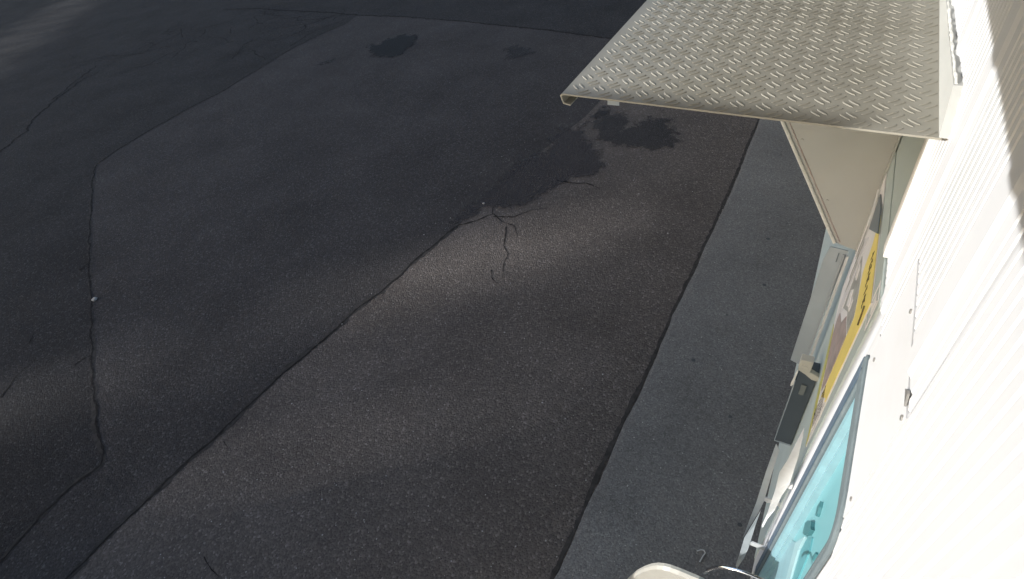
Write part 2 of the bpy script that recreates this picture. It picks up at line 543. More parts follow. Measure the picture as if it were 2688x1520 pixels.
St1 = [(7.489, 7.818), (7.412, 7.61), (7.802, 7.543), (7.949, 7.42), (7.899, 7.01), (7.755, 6.886), (7.481, 6.836), (7.129, 6.79),
       (6.953, 6.828), (6.944, 7.222), (7.143, 7.527)]
St2 = [(7.484, 4.935), (7.629, 4.794), (7.524, 4.523), (7.383, 4.346), (7.211, 4.499), (7.117, 4.658), (7.259, 4.773)]
St3 = [(3.2, 3.16), (3.46, 3.171), (3.575, 3.146), (3.687, 3.142), (3.833, 3.157), (4.008, 3.087), (4.254, 3.076), (4.474, 3.045),
       (4.685, 2.902), (4.833, 2.849), (5.005, 2.906), (5.19, 2.942), (5.311, 2.842), (5.286, 2.729), (5.442, 2.695), (5.651, 2.68),
       (5.885, 2.568), (5.799, 2.458), (5.565, 2.593), (5.452, 2.648), (5.256, 2.641), (5.041, 2.548), (4.983, 2.404), (4.732, 2.187),
       (4.583, 2.127), (4.379, 2.155), (4.235, 2.402), (4.112, 2.435), (3.991, 2.467), (3.862, 2.537), (3.746, 2.568), (3.669, 2.708),
       (3.592, 2.848), (3.527, 2.95), (3.362, 3.037)]
St4 = [(5.457, 2.625), (5.776, 2.576), (5.735, 2.359), (5.549, 2.184), (5.354, 2.194), (5.547, 2.098), (5.741, 1.974), (5.647, 1.715),
       (5.393, 1.596), (5.187, 1.536), (5.046, 1.663), (5.031, 1.83), (5.013, 2.091), (5.086, 2.351), (5.281, 2.527)]
o = stain("oil_stain", St3, M['stain'], lane, z=0.0115)
o['label'] = "long dark oil stain spreading beside the joint"
o = stain("oil_stain", St4, M['stain_faint'], lane, z=0.0125)
o['label'] = "curled faint stain nearest the awning"
o = stain("oil_stain", St1, M['stain_dark'], road, z=0.008)
o['label'] = "dark blotch on the far asphalt"
o = stain("oil_stain", St2, M['stain_faint'], road, z=0.0085)
o['label'] = "small round blotch on the far asphalt"
o = stain("oil_stain", [(6.75, 7.9), (6.62, 7.95), (6.5, 8.15), (6.58, 8.2), (6.7, 8.05)], M['stain_faint'], road, z=0.0085)

# trodden spots and loose stones
def pebble(name, x, y, r, mat, flatness, parent=None, z=0.0):
    bm = bmesh.new()
    bmesh.ops.create_icosphere(bm, subdivisions=2, radius=r)
    for v in bm.verts:
        v.co *= 1 + random.uniform(-0.14, 0.14)
        v.co.z *= flatness
        v.co += Vector((x, y, z + r * flatness * 0.6))
    me = bpy.data.meshes.new(name)
    bm.to_mesh(me); bm.free()
    me.materials.append(mat)
    ob = bpy.data.objects.new(name, me)
    COL.objects.link(ob)
    if parent:
        ob.parent = parent
    return ob


for x, y, r in ((2.41, 0.607, .015), (2.061, 0.291, .010), (3.859, 0.395, .016), (1.423, 0.1, .012), (3.3, 0.32, .014), (2.9, 0.5, .008)):
    pebble("gum_spot", x, y, r, M['gum'], 0.12, pave, z=0.018)
tag(pebble("pebble", 1.074, 5.985, 0.026, M['stone'], 0.7), "single pale pebble lying on the joint at far left", "pebble")
tag(pebble("pebble", 3.62, 3.02, 0.014, M['stone'], 0.7, z=0.006), "tiny bright pebble on the long oil stain", "pebble")
grit = MB()
ico = [(0, 0, 1), (0.9, 0, 0), (0, 0.9, 0), (-0.9, 0, 0), (0, -0.9, 0), (0, 0, -0.6)]
icf = [(0, 1, 2), (0, 2, 3), (0, 3, 4), (0, 4, 1), (5, 2, 1), (5, 3, 2), (5, 4, 3), (5, 1, 4)]
for k in range(900):
    if k % 4 == 0:
        x, y, z = rng.uniform(0.6, 4.5), rng.uniform(0.02, 0.84), 0.018
        if rng.uniform() > (1.2 if x < 2.2 else 0.35):
            continue
    else:
        x, y, z = rng.uniform(-0.6, 7), rng.uniform(0.9, 3.4), 0.004
    s = rng.uniform(0.0025, 0.006) * (1 if rng.uniform() < 0.93 else 1.5)
    a = rng.uniform(0, 6.28)
    grit.add([(x + s * (px * math.cos(a) - py * math.sin(a)), y + s * (px * math.sin(a) + py * math.cos(a)), z + s * pz * 0.7 + s * 0.2)
              for px, py, pz in ico], icf)
g = grit.build("grit", M['stone'])
g['kind'] = 'stuff'
g['label'] = "pale grit stones scattered over asphalt and pavement"
g['category'] = "grit"

tw = MB()
tw.tube([(1.15, 0.236, 0.024), (1.185, 0.229, 0.025), (1.205, 0.222, 0.025), (1.215, 0.232, 0.024), (1.212, 0.246, 0.023), (1.202, 0.256, 0.023),
         (1.197, 0.262, 0.023)], 0.0035, 6)
tag(tw.build("leaf_stalk", M['twig']), "small hooked pale stalk lying on the pavement strip", "stalk")

# ------------------------------------------------------------------ white cabin (its wall fills the right of the picture)
cabin = thing("portable_cabin", "white ribbed cabin wall in bright sun with serving hatch", "cabin", (0, 0, 0))
cabin['kind'] = 'thing'

MAIN = [0.705 + 0.345 * k for k in range(0, 40)]


def profile(x0, x1):
    """plan line of the sheeting: fine grooves every 25 mm and broad raised ribs"""
    pts = []
    x = x0
    pts.append((x0, 0.0))
    n0 = math.floor(x0 / 0.0265) - 1
    for k in range(n0, int(x1 / 0.0265) + 2):
        g0 = k * 0.0265
        if any(abs(g0 - mr) < 0.045 for mr in MAIN):
            continue
        for dx, dy in ((-0.0045, 0.0), (-0.0012, -0.0030), (0.0012, -0.0030), (0.0045, 0.0)):
            if x0 < g0 + dx < x1:
                pts.append((g0 + dx, dy))
    for mr in MAIN:
        for dx, dy in ((-0.034, 0.0), (-0.022, 0.0045), (0.018, 0.0045), (0.030, 0.0)):
            if x0 < mr + dx < x1:
                pts.append((mr + dx, dy))
    pts.append((x1, 0.0))
    pts.sort()
    return pts


def sheet(x0, x1, z0, z1, z0b=None, lean=0.0, ribs=True):
    pr = profile(x0, x1) if ribs else [(x0 + (x1 - x0) * k / 9, 0.0 if k % 3 else -0.0012) for k in range(10)]
    vs, fs = [], []
    for i, (x, y) in enumerate(pr):
        zb = z0 if z0b is None else z0 + (z0b - z0) * (x - x0) / (x1 - x0)
        vs += [(x + lean * (1.95 - zb), y, zb), (x + lean * (1.95 - z1), y, z1)]
        if i:
            fs.append((2 * i - 2, 2 * i, 2 * i + 1, 2 * i - 1))
    # back skin so that the sheet has body
    n = len(vs)
    vs += [(x0, -0.05, z0), (x0, -0.05, z1), (x1, -0.05, z0), (x1, -0.05, z1)]
    fs += [(n, n + 1, n + 3, n + 2)]
    mb = MB(); mb.add(vs, fs)
    return mb.build("wall_sheet", M['white_wall'], cabin)


WX0, WX1, WZ0, WZ1 = 0.56, 0.957, 0.30, 1.93      # window opening
sheet(-2.5, WX0 + 0.02, 0.05, 3.10)
sheet(WX0 + 0.0395, WX1 - 0.013, 2.2655, 3.10, 2.289)
sheet(WX0 + 0.02, WX0 + 0.0385, WZ1 - 0.075, 3.10)
sheet(WX0 + 0.02, WX1 + 0.2, 0.05, WZ0 - 0.002)
sheet(WX1 - 0.013, 1.29, 2.0685, 3.10)
sheet(WX1 - 0.013, 1.12, 0.05, 2.068, lean=0.10, ribs=False)      # smooth pier between window and hatch
sheet(1.29, 12.0, 2.40, 3.10)


def board(name, pts, y0, y1, mat):
    return MB().prism([(x, y0, z) for x, z in pts], (0, y1 - y0, 0)).build(name, mat, cabin, bevel=0.0015)


# grey green boards of the hatch
board("hatch_board", [(1.060, 2.062), (4.2, 2.062), (4.2, 0.05), (1.270, 0.05)], -0.04, 0.004, M['board'])
board("hatch_header", [(1.310, 2.398), (4.2, 2.398), (4.2, 2.0655), (1.262, 2.0655)], -0.04, 0.0015, M['board'])
MB().box(4.2, 12.0, -0.04, 0.0, 0.05, 2.398).build("wall_panel", M['board'], cabin)
jamb = board("jamb_trim", [(1.262, 2.402), (1.308, 2.402), (1.260, 2.068), (1.214, 2.068)], -0.004, 0.010, M['white_trim'])
for z in (2.36,):
    MB().tube([(1.288, 0.009, z), (1.288, 0.013, z)], 0.005, 8).build("screw", M['screw'], jamb)
MB().box(-2.5, 12.0, -0.05, -0.001, 0.0, 0.05).build("plinth", M['gusset'], cabin)
# cover plate above the window with its bent lip
cp = MB()
pl = [(0.6015, 1.885), (0.6015, 1.925), (0.6015, 2.2622), (0.9425, 2.286), (0.9425, 1.982)]
cp.prism([(x, -0.004, z) for x, z in pl], (0, 0.0055, 0))
cover = cp.build("cover_plate", M['white_wall'], cabin)
for x, z in ((0.826, 2.265), (0.612, 2.248), (0.612, 1.985), (0.90, 2.05)):
    MB().tube([(x, 0.0013, z), (x, 0.004, z)], 0.0045, 8).build("screw", M['screw'], cover)
lip = MB().prism([(0.622, 0.0014, 2.263), (0.655, 0.0014, 2.264), (0.642, 0.0014, 2.276), (0.636, 0.0014, 2.277)], (0, 0.003, 0))
lip.build("bent_lip", M['screw'], cover)

# roof with a deep eave
roof = MB().box(-3.0, 12.5, -3.2, 1.02, 3.115, 3.20)
roof.box(-3.0, 12.5, 1.02, 1.05, 3.100, 3.22)
roof.build("roof", M['roof'], cabin)
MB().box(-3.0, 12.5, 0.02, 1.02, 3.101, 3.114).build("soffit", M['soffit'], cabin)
back = MB().box(-2.5, 12.0, -3.1, -3.0, 0.0, 3.114)
back.box(-2.5, -2.45, -3.0, -0.06, 0.0, 3.10)
back.box(11.95, 12.0, -3.0, -0.06, 0.0, 3.10)
back.build("rear_wall", M['white_wall'], cabin)

# ------------------------------------------------------------------ window
def rrect(x0, x1, z0, z1, r, n=7):
    """rounded rectangle; r may give the four radii: far top, near top, near bottom, far bottom"""
    rs = r if isinstance(r, tuple) else (r,) * 4
    pts = []
    for (sx, sz, a0), rr in zip(((1, 1, 0), (0, 1, 90), (0, 0, 180), (1, 0, 270)), rs):
        cx = x1 - rr if sx else x0 + rr
        cz = z1 - rr if sz else z0 + rr
        for k in range(n):
            a = math.radians(a0 + 90 * k / (n - 1))
            pts.append((cx + rr * math.cos(a), cz + rr * math.sin(a)))
    return pts


def skew(p):
    """the opening is a little out of square: its head rises towards the hatch and the far side leans with the pier"""
    x, z = p
    u = (x - WX0) / (WX1 - WX0)
    return (x + (1.95 - z) * 0.10 * u, z + (x - WX0) * 0.17 * (z - WZ0) / (WZ1 - WZ0))


def ring(name, steps, mat, parent, smooth=False):
    """a swept frame: steps = (inset, extra inset at the head, y) from the outside in"""
    loops = []
    for ins, ex, y in steps:
        pts = rrect(WX0 + ins, WX1 - ins, WZ0 + ins, WZ1 - ins - ex, (max(0.006, 0.012 - ins * 0.1), max(0.012, 0.08 - ins), max(0.012, 0.07 - ins), max(0.012, 0.06 - ins)))
        loops.append([(skew(p)[0], y, skew(p)[1]) for p in pts])
    n = len(loops[0])
    vs = [v for lp in loops for v in lp]
    fs = []
    for i in range(len(loops) - 1):
        for j in range(n):
            a, b = i * n + j, i * n + (j + 1) % n
            fs.append((a, b, b + n, a + n))
    mb = MB(); mb.add(vs, fs)
    return mb.build(name, mat, parent, smooth=smooth)


win = thing("service_window", "cyan tinted window with grey rubber seal beside the white bar", "window", (0.78, 0, 1.1))
ring("rubber_seal", [(-0.004, 0, 0.0005), (-0.004, 0, 0.005), (0.002, 0, 0.008), (0.015, 0, 0.008), (0.0165, 0, 0.003), (0.0185, 0, 0.003), (0.020, 0, 0.007),
                     (0.030, 0.02, 0.006), (0.036, 0.03, 0.001), (0.036, 0.03, -0.014)], M['gasket'], win)
ring("inner_frame", [(0.0365, 0.03, -0.004), (0.043, 0.03, -0.003), (0.054, 0.03, -0.005), (0.058, 0.035, -0.018), (0.066, 0.04, -0.018), (0.068, 0.04, -0.036)],
     M['cyan_pale'], win)
dk = [skew(p) for p in ((WX1 - 0.031, 0.36), (WX1 - 0.031, 1.88), (WX1 - 0.002, 1.925), (WX1 - 0.002, 0.33))]
MB().prism([(x, 0.0065, z) for x, z in dk], (0, 0.003, 0)).build("side_seal_shade", M['seal_shaded'], win)  # far side of the opening, its shade painted as a dark strip
pts = [skew(p) for p in rrect(WX0 + 0.056, WX1 - 0.056, WZ0 + 0.056, WZ1 - 0.09, 0.02)]
pane = flat(pts, -0.034, 0.006).build("pane", M['cyan'], win)


def on_pane(poly, y0, th, name, mat, par=win, bev=0.0):
    return flat([skew(p) for p in poly], y0 + th, th).build(name, mat, par, bevel=bev)


def on_glass(poly, th, name, mat, bev=0.0):
    return flat(poly, -0.034 + th, th).build(name, mat, win, bevel=bev)


on_glass([(1.025, 0.90), (0.897, 1.151), (0.876, 1.141), (0.805, 1.083), (0.80, 0.42), (1.03, 0.42)], 0.003, "lower_panel", M['cyan_pale'])
on_glass([(0.897, 1.152), (0.846, 1.315), (0.838, 1.233), (0.774, 1.169), (0.76, 1.05), (0.77, 0.42), (0.799, 0.42), (0.804, 1.083)], 0.009, "glazing_bar", M['cyan_bright'])
on_glass([(0.839, 1.331), (0.805, 1.408), (0.77, 1.398), (0.734, 1.279), (0.70, 1.10), (0.70, 0.42), (0.768, 0.42), (0.759, 1.05), (0.773, 1.169), (0.836, 1.241)], 0.004,
         "slide_rail", M['cyan_mid'])
on_glass([(0.890, 1.330), (0.900, 1.290), (0.875, 1.276), (0.857, 1.302), (0.827, 1.373), (0.824, 1.412), (0.836, 1.402), (0.856, 1.398)], 0.010, "latch", M['teal'])
on_glass([(0.877, 1.483), (0.879, 1.465), (0.881, 1.440), (0.858, 1.434), (0.846, 1.452), (0.849, 1.464), (0.861, 1.478)], 0.008, "latch", M['teal'])
on_glass([(0.712, 1.475), (0.724, 1.466), (0.720, 1.512), (0.713, 1.514)], 0.006, "catch", M['teal'])

# ------------------------------------------------------------------ awning of tread plate
aw = thing("tread_plate_awning", "cream tread plate awning fixed to the wall above the hatch", "awning", (1.132, 0.0, 2.42))
AX0, AX1 = 1.132, 3.3
YO = 0.774


def aw_z(y):
    return 2.421 + y * (2.448 - 2.421) / YO


plate = MB().prism([(AX0, 0.0105, aw_z(0)), (AX1, 0.0105, aw_z(0)), (AX1, YO + 0.05, aw_z(YO)), (AX0, YO, aw_z(YO))], (0, 0, -0.003))
plate.build("plate", M['tread'], aw)
# raised five-sided bars of the tread pattern, in pairs that alternate in direction
bars = MB()


def add_bar(cx, cy, ang, ln=0.030, wd=0.0052, h=0.0012):
    ca, sa = math.cos(ang), math.sin(ang)
    prof = [(-0.5, 0.0), (-0.34, 0.40), (0.0, 0.5), (0.34, 0.40), (0.5, 0.0), (0.34, -0.40), (0.0, -0.5), (-0.34, -0.40)]
    vs = []
    for s, hh in ((1.0, 0.0), (0.62, 1.0)):
        for u, w in prof:
            lx, ly = u * ln * (s if s == 1 else 0.82), w * wd * 2 * 0.5 * (s if s == 1 else 0.45) * 1.3
            x, y = cx + lx * ca - ly * sa, cy + lx * sa + ly * ca
            vs.append((x, y, aw_z(y) + 0.0002 + hh * h))
    fs = [(i, (i + 1) % 8, 8 + (i + 1) % 8, 8 + i) for i in range(8)] + [tuple(range(8, 16))]
    bars.add(vs, fs)


PX, PY = 0.0555, 0.0530
for i in range(-1, 40):
    for j in range(0, 16):
        for half in (0, 1):
            cx = 1.176 + PX * (i + 0.5 * half)
            cy = 0.749 - PY * (j + 0.5 * half)
            if cx > AX1 - 0.02 or cy < 0.024 or cy > YO - 0.012 or cx < AX0 + 0.006:
                continue
            ang = math.radians(45) if half == 0 else math.radians(-45)
            nx, ny = -math.sin(ang), math.cos(ang)
            ang += 0.0
            for sgn in (-1, 1):
                add_bar(cx + nx * 0.0075 * sgn, cy + ny * 0.0075 * sgn, ang)
b = bars.build("tread_pattern", M['tread'], aw)
b['kind'] = 'stuff'
# upstand against the wall, with a mitred near end and a ragged sealant bead
fl = MB().prism([(AX0, -0.002, 2.421), (AX1, -0.002, 2.421), (AX1, -0.002, 2.452), (1.78, -0.002, 2.462), (1.50, -0.002, 2.472), (1.205, -0.002, 2.488)],
                (0, 0.0165, 0))
fl2 = fl.build("wall_flange", M['gusset'], aw)
bead = MB()
pth = [(1.212 + 0.02 * k, 0.0105, 2.4885 - 0.05 * (k * 0.02) + random.uniform(-0.0025, 0.0025)) for k in range(0, 32)]
bead.tube(pth, 0.0030, 6, [random.uniform(0.5, 1.3) for _ in pth])
bead.build("sealant_bead", M['silicone'], fl2)
# folded lip along the outer edge
lipv = []
prof = [(0.0, 0.0), (0.006, -0.006), (-0.001, -0.026), (-0.020, -0.030), (-0.021, -0.027), (-0.004, -0.0235), (0.002, -0.007), (-0.003, -0.0035)]
lp = MB()
vs = []
for x in (AX0, AX1):
    for dy, dz in prof:
        yo = YO + (0.05 if x == AX1 else 0)
        vs.append((x, yo + dy, aw_z(YO) - 0.0002 + dz))
n = len(prof)
fs = [(i, (i + 1) % n, (i + 1) % n + n, i + n) for i in range(n)] + [tuple(range(n)), tuple(reversed(range(n, 2 * n)))]
lp.add(vs, fs)
lp.build("folded_lip", M['tread'], aw)
MB().box(1.20, 1.203, 0.655, 0.685, 2.395, 2.441).build("hanging_tab", M['strip'], aw)
# bright worn near edge
MB().prism([(AX0 - 0.0012, 0.0105, aw_z(0) - 0.0035), (AX0 - 0.0012, YO, aw_z(YO) - 0.0035), (AX0 - 0.0012, YO, aw_z(YO) + 0.0006),
            (AX0 - 0.0012, 0.0105, aw_z(0) + 0.0006)], (0.001, 0, 0)).build("cut_edge", M['tread'], aw)
# gusset cheek below the plate
gx = 1.75
cheek = MB().prism([(gx, 0.006, 2.418), (gx, 0.50, 2.434), (gx, 0.078, 1.685), (gx, 0.006, 1.665)], (0.003, 0, 0)).build("gusset", M['gusset'], aw)
gl = MB()
d = Vector((0, 0.078 - 0.50, 1.685 - 2.434)).normalized()
nrm = Vector((0, -d.z, d.y)) * -1
a0, b0 = Vector((gx, 0.50, 2.43)), Vector((gx, 0.078, 1.685))
gl.tube([a0 + (b0 - a0) * t / 12 + Vector((-0.004, random.uniform(-.0006, .0006), 0)) for t in range(13)], 0.0055, 6)
gl.build("hem", M['silicone'], cheek)
fold = MB()
off = Vector((0, -0.016, 0.004))
fold.tube([a0 + off + (b0 - a0) * t / 8 + Vector((-0.0005, 0, 0)) for t in range(9)], 0.0022, 5)
fold.build("fold", M['photo_brown'], cheek)
for t in (0.22, 0.5, 0.78):
    c = a0 + (b0 - a0) * t + Vector((-0.001, -0.034, 0.0))
    MB().tube([c, c + Vector((-0.002, 0, 0))], 0.0045, 8).build("rivet", M['gusset'], cheek)
MB().box(gx - 0.028, gx - 0.001, 0.005, 0.009, 1.67, 2.415).build("wall_leg", M['gusset'], cheek)

# ------------------------------------------------------------------ upright under the gusset
up = thing("side_upright", "pale blue grey upright strip below the awning cheek", "upright", (1.75, 0.05, 0.9))
st = MB().prism([(1.752, 0.028, 1.655), (1.752, 0.086, 1.66), (1.752, 0.094, 1.595), (1.752, 0.094, 1.02), (1.752, 0.040, 1.0)], (0.004, 0, 0))
st.build("strip", M['strip'], up)
MB().box(1.738, 1.746, 0.022, 0.031, 1.02, 1.64).build("edge_rail", M['paper'], up)
MB().box(1.744, 1.750, 0.035, 0.040, 1.03, 1.64).build("edge_rail", M['paper_grey'], up)
MB().box(1.749, 1.752, 0.052, 0.055, 1.60, 1.64).build("slot", M['slate'], up)

bx = thing("smoked_display_box", "dark smoked plastic box on the wall under the poster", "box", (1.5, 0.035, 0.76))
MB().box(1.50, 1.56, 0.006, 0.072, 0.766, 1.262).build("body", M['smoke'], bx, bevel=0.002)
MB().box(1.4975, 1.4995, 0.0705, 0.0735, 0.766, 1.20).build("edge", M['strip'], bx)
MB().box(1.4975, 1.4995, 0.006, 0.0725, 0.762, 0.766).build("edge", M['strip'], bx)
hd = MB().box(1.488, 1.52, 0.036, 0.078, 1.275, 1.335)
hd.box(1.485, 1.49, 0.050, 0.070, 1.300, 1.306)
hd.build("clip_block", M['beige'], bx, bevel=0.003)
arm = MB().prism([(1.49, 0.076, 1.272), (1.49, 0.03, 1.275), (1.49, 0.004, 1.262), (1.49, 0.004, 1.235), (1.49, 0.024, 1.237), (1.49, 0.05, 1.258)], (0.02, 0, 0))
arm.build("bracket_arm", M['beige'], bx, bevel=0.002)
MB().box(1.493, 1.4965, 0.030, 0.048, 1.13, 1.19).build("hinge_plate", M['smoke_pale'], bx)
MB().prism([(1.492, 0.078, 1.265), (1.492, 0.074, 1.266), (1.492, 0.074, 1.18), (1.492, 0.082, 1.165), (1.492, 0.084, 1.18)], (0.004, 0, 0)).build(
    "hook", M['silicone'], bx)

# ------------------------------------------------------------------ poster on the board
Y0 = 0.0075
po = thing("poster", "large poster with yellow band and food photos on the grey board", "poster", (1.4, Y0, 1.6))
flat([(1.135, 1.99), (1.735, 1.99), (1.735, 1.50), (1.64, 1.455), (1.172, 1.275)], Y0, 0.003).build("sheet", M['poster_white'], po)
flat([(1.135, 1.99), (1.50, 1.99), (1.44, 1.93), (1.415, 1.85), (1.36, 1.836), (1.262, 1.812), (1.262, 1.42), (1.165, 1.54)], Y0 + 0.0015).build(
    "yellow_band", M['yellow'], po)
flat([(1.172, 1.275), (1.60, 1.44), (1.56, 1.455), (1.40, 1.43), (1.25, 1.365), (1.178, 1.31)], Y0 + 0.0015).build("lime_border", M['lime'], po)
flat([(1.27, 1.60), (1.275, 1.50), (1.30, 1.42), (1.40, 1.44), (1.53, 1.46), (1.58, 1.53), (1.45, 1.60), (1.40, 1.68), (1.27, 1.72)], Y0 + 0.0012).build(
    "photo", M['photo_brown'], po)
flat([(1.275, 1.73), (1.41, 1.69), (1.52, 1.60), (1.545, 1.72), (1.55, 1.80), (1.43, 1.82), (1.37, 1.82), (1.275, 1.80)], Y0 + 0.0012).build(
    "photo", M['photo_grey'], po)
flat([(1.56, 1.50), (1.62, 1.50), (1.64, 1.80), (1.57, 1.86), (1.545, 1.66)], Y0 + 0.0014).build("photo", M['poster_lilac'], po)
for q in ([(1.42, 1.70), (1.47, 1.66), (1.50, 1.70), (1.46, 1.74)], [(1.38, 1.72), (1.41, 1.70), (1.43, 1.74), (1.39, 1.76)],
          [(1.48, 1.76), (1.52, 1.74), (1.53, 1.79), (1.49, 1.80)]):
    flat(q, Y0 + 0.0024).build("highlight", M['poster_white'], po)
flat([(1.645, 1.965), (1.60, 1.868), (1.41, 1.992), (1.53, 1.993)], Y0 + 0.0045, 0.003).build("slate_label", M['slate'], po)
arc = MB()
arcp = [(1.70, 1.945), (1.672, 1.922), (1.645, 1.90), (1.622, 1.868)]
arc.tube([(x, Y0 + 0.005, z) for x, z in arcp], 0.0045, 6)
arc.build("curled_edge", M['paper'], po)
# lettering of the yellow band and the fine print: dark strokes, too small to read in the photograph
ink = MB()
x = 1.372
for k, (w, kind) in enumerate(((.016, 0), (.008, 9), (.015, 1), (.015, 2), (.016, 0), (.015, 1), (.006, 9), (.016, 2), (.015, 0), (.015, 1))):
    zc = 1.957 - (1.372 - x) * 0.30
    if kind != 9:
        hgt, t = 0.030, 0.0042
        y1 = Y0 + 0.0030
        if kind == 0:
            ink.box(x - w, x - w + t, y1 - .0008, y1, zc - hgt / 2, zc + hgt / 2)
            ink.box(x - w + t, x - .003, y1 - .0008, y1, zc - t / 2, zc + t / 2)
        elif kind == 1:
            ink.box(x - w, x - .003, y1 - .0008, y1, zc + hgt / 2 - t, zc + hgt / 2)
            ink.box(x - .003 - t, x - .003, y1 - .0008, y1, zc - hgt / 2, zc + hgt / 2 - t)
            ink.box(x - w, x - .003 - t, y1 - .0008, y1, zc - hgt / 2, zc - hgt / 2 + t)
        else:
            ink.box(x - w / 2 - t / 2, x - w / 2 + t / 2, y1 - .0008, y1, zc - hgt / 2, zc + hgt / 2 - t)
            ink.box(x - w, x - .003, y1 - .0008, y1, zc + hgt / 2 - t, zc + hgt / 2)
    x -= w + 0.003
ink.tube([(1.180, Y0 + .003, 1.936), (1.172, Y0 + .003, 1.922), (1.166, Y0 + .003, 1.905), (1.160, Y0 + .003, 1.885)], 0.0022, 5)
ink.build("lettering", M['ink'], po)['kind'] = 'stuff'
fp = MB()
for k in range(9):
    z = 1.50 - 0.017 * k
    x0 = 1.176 + max(0, (1.46 - z)) * 0.12
    xx = x0
    while xx < 1.252 - max(0, (1.48 - z)) * 0.1:
        w = random.uniform(.006, .014)
        fp.box(xx, xx + w, Y0 + .0016, Y0 + .0026, z - .003, z + .003)
        xx += w + .004
flat([(1.176, 1.545), (1.252, 1.45), (1.252, 1.40), (1.235, 1.372), (1.190, 1.342), (1.180, 1.352)], Y0 + 0.0021).build("text_block", M['poster_white'], po)
fp.build("fine_print", M['ink'], po)['kind'] = 'stuff'
ql = MB()
for q in ([(1.60, 1.955), (1.69, 1.93)], [(1.585, 1.74), (1.60, 1.60)], [(1.615, 1.80), (1.625, 1.64)], [(1.65, 1.86), (1.66, 1.70)]):
    (xa, za), (xb, zb) = q
    ql.prism([(xa, Y0 + .002, za), (xa + .012, Y0 + .002, za), (xb + .012, Y0 + .002, zb), (xb, Y0 + .002, zb)], (0, .0008, 0))
ql.build("print_line", M['photo_grey'], po)

stk = thing("sticker", "small outlined sticker at the upper corner of the grey board", "sticker", (1.1, 0.006, 2.0))
sk = MB()
xa, xb, za, zb, t = 1.084, 1.150, 1.945, 2.052, 0.006
sk.box(xa, xb, 0.0045, 0.0058, zb - t, zb)
sk.box(xa, xb, 0.0045, 0.0058, za, za + t)
sk.box(xa, xa + t, 0.0045, 0.0058, za + t, zb - t)
sk.box(xb - t, xb, 0.0045, 0.0058, za + t, zb - t)
sk.build("outline", M['poster_white'], stk)
MB().box(1.100, 1.128, 0.0045, 0.0058, 1.985, 2.030).build("white_block", M['poster_white'], stk)

# ------------------------------------------------------------------ loose sheets hanging in front of the wall
def leaflet(label, poly, x, mat, lean):
    """a sheet standing out from the wall: poly in Y,Z at x, its lower end swung by lean"""
    zs = [p[1] for p in poly]
    o = thing("leaflet", label, "leaflet", (x, 0.03, min(zs)), "sheets hanging on the cabin wall")
    a = [Vector((x + lean * math.sin(i * 1.7), py, pz)) for i, (py, pz) in enumerate(poly)]
    k = len(a)
    tri = tessellate_polygon([[Vector((p.y, p.z, 0)) for p in a]])
    vs = a + [p + Vector((0.0015, 0, 0)) for p in a]
    fs = [tuple(t_) for t_ in tri] + [tuple(i + k for i in reversed(t_)) for t_ in tri] + [(i, (i + 1) % k, (i + 1) % k + k, i + k) for i in range(k)]
    MB().add(vs, fs).build("sheet", mat, o)
    zc = (max(zs) + min(zs)) / 2
    yc = sum(p[0] for p in poly) / k
    MB().box(x + 0.002, x + 0.008, 0.004, yc + 0.004, zc - 0.015, zc + 0.015).build("clip", M['paper'], o)
    return o


leaflet("white creased sheet hanging right beside the white bar",
        [(0.04, 1.448), (0.032, 1.387), (0.024, 1.283), (0.016, 1.1), (0.023, 1.001), (0.025, 0.882), (0.037, 0.802), (0.041, 0.711), (0.047, 0.71), (0.045, 0.814),
         (0.047, 0.898), (0.05, 1.029), (0.057, 1.147), (0.049, 1.236), (0.047, 1.316)], 1.12, M['paper'], 0.004)
leaflet("grey folded sheet standing farthest out below the smoked box",
        [(0.089, 1.192), (0.072, 1.155), (0.069, 1.014), (0.061, 0.775), (0.064, 0.66), (0.087, 0.368), (0.086, 0.661), (0.085, 0.724), (0.089, 0.998)], 1.2,
        M['paper_grey'], 0.004)
leaflet("narrow grey sheet hanging lowest behind the chrome rod",
        [(0.071, 0.879), (0.07, 0.751), (0.064, 0.525), (0.066, 0.412), (0.077, 0.252), (0.085, 0.282), (0.09, 0.542), (0.092, 0.598)], 1.1, M['paper_grey'], 0.003)

# ------------------------------------------------------------------ fittings just under the camera
rod = thing("curved_rod", "thin bright curved rod reaching out under the window", "rod", (0.6, 0.0, 1.5))
C0 = Vector((0, 0.2, 3.0))
rp_ = [(0.598, 0.0, 1.51), (0.598, 0.03, 1.512), (0.598, 0.07, 1.513), (0.598, 0.104, 1.512), (0.598, 0.135, 1.503), (0.598, 0.163, 1.485),
       (0.598, 0.185, 1.452), (0.598, 0.195, 1.425), (0.598, 0.201, 1.395)]
MB().tube(rp_, 0.0042, 8).build("bar", M['chrome'], rod, smooth=True)
MB().tube([(0.598, 0.014, 1.51), (0.598, 0.003, 1.51)], 0.014, 12).build("rosette", M['chrome'], rod)

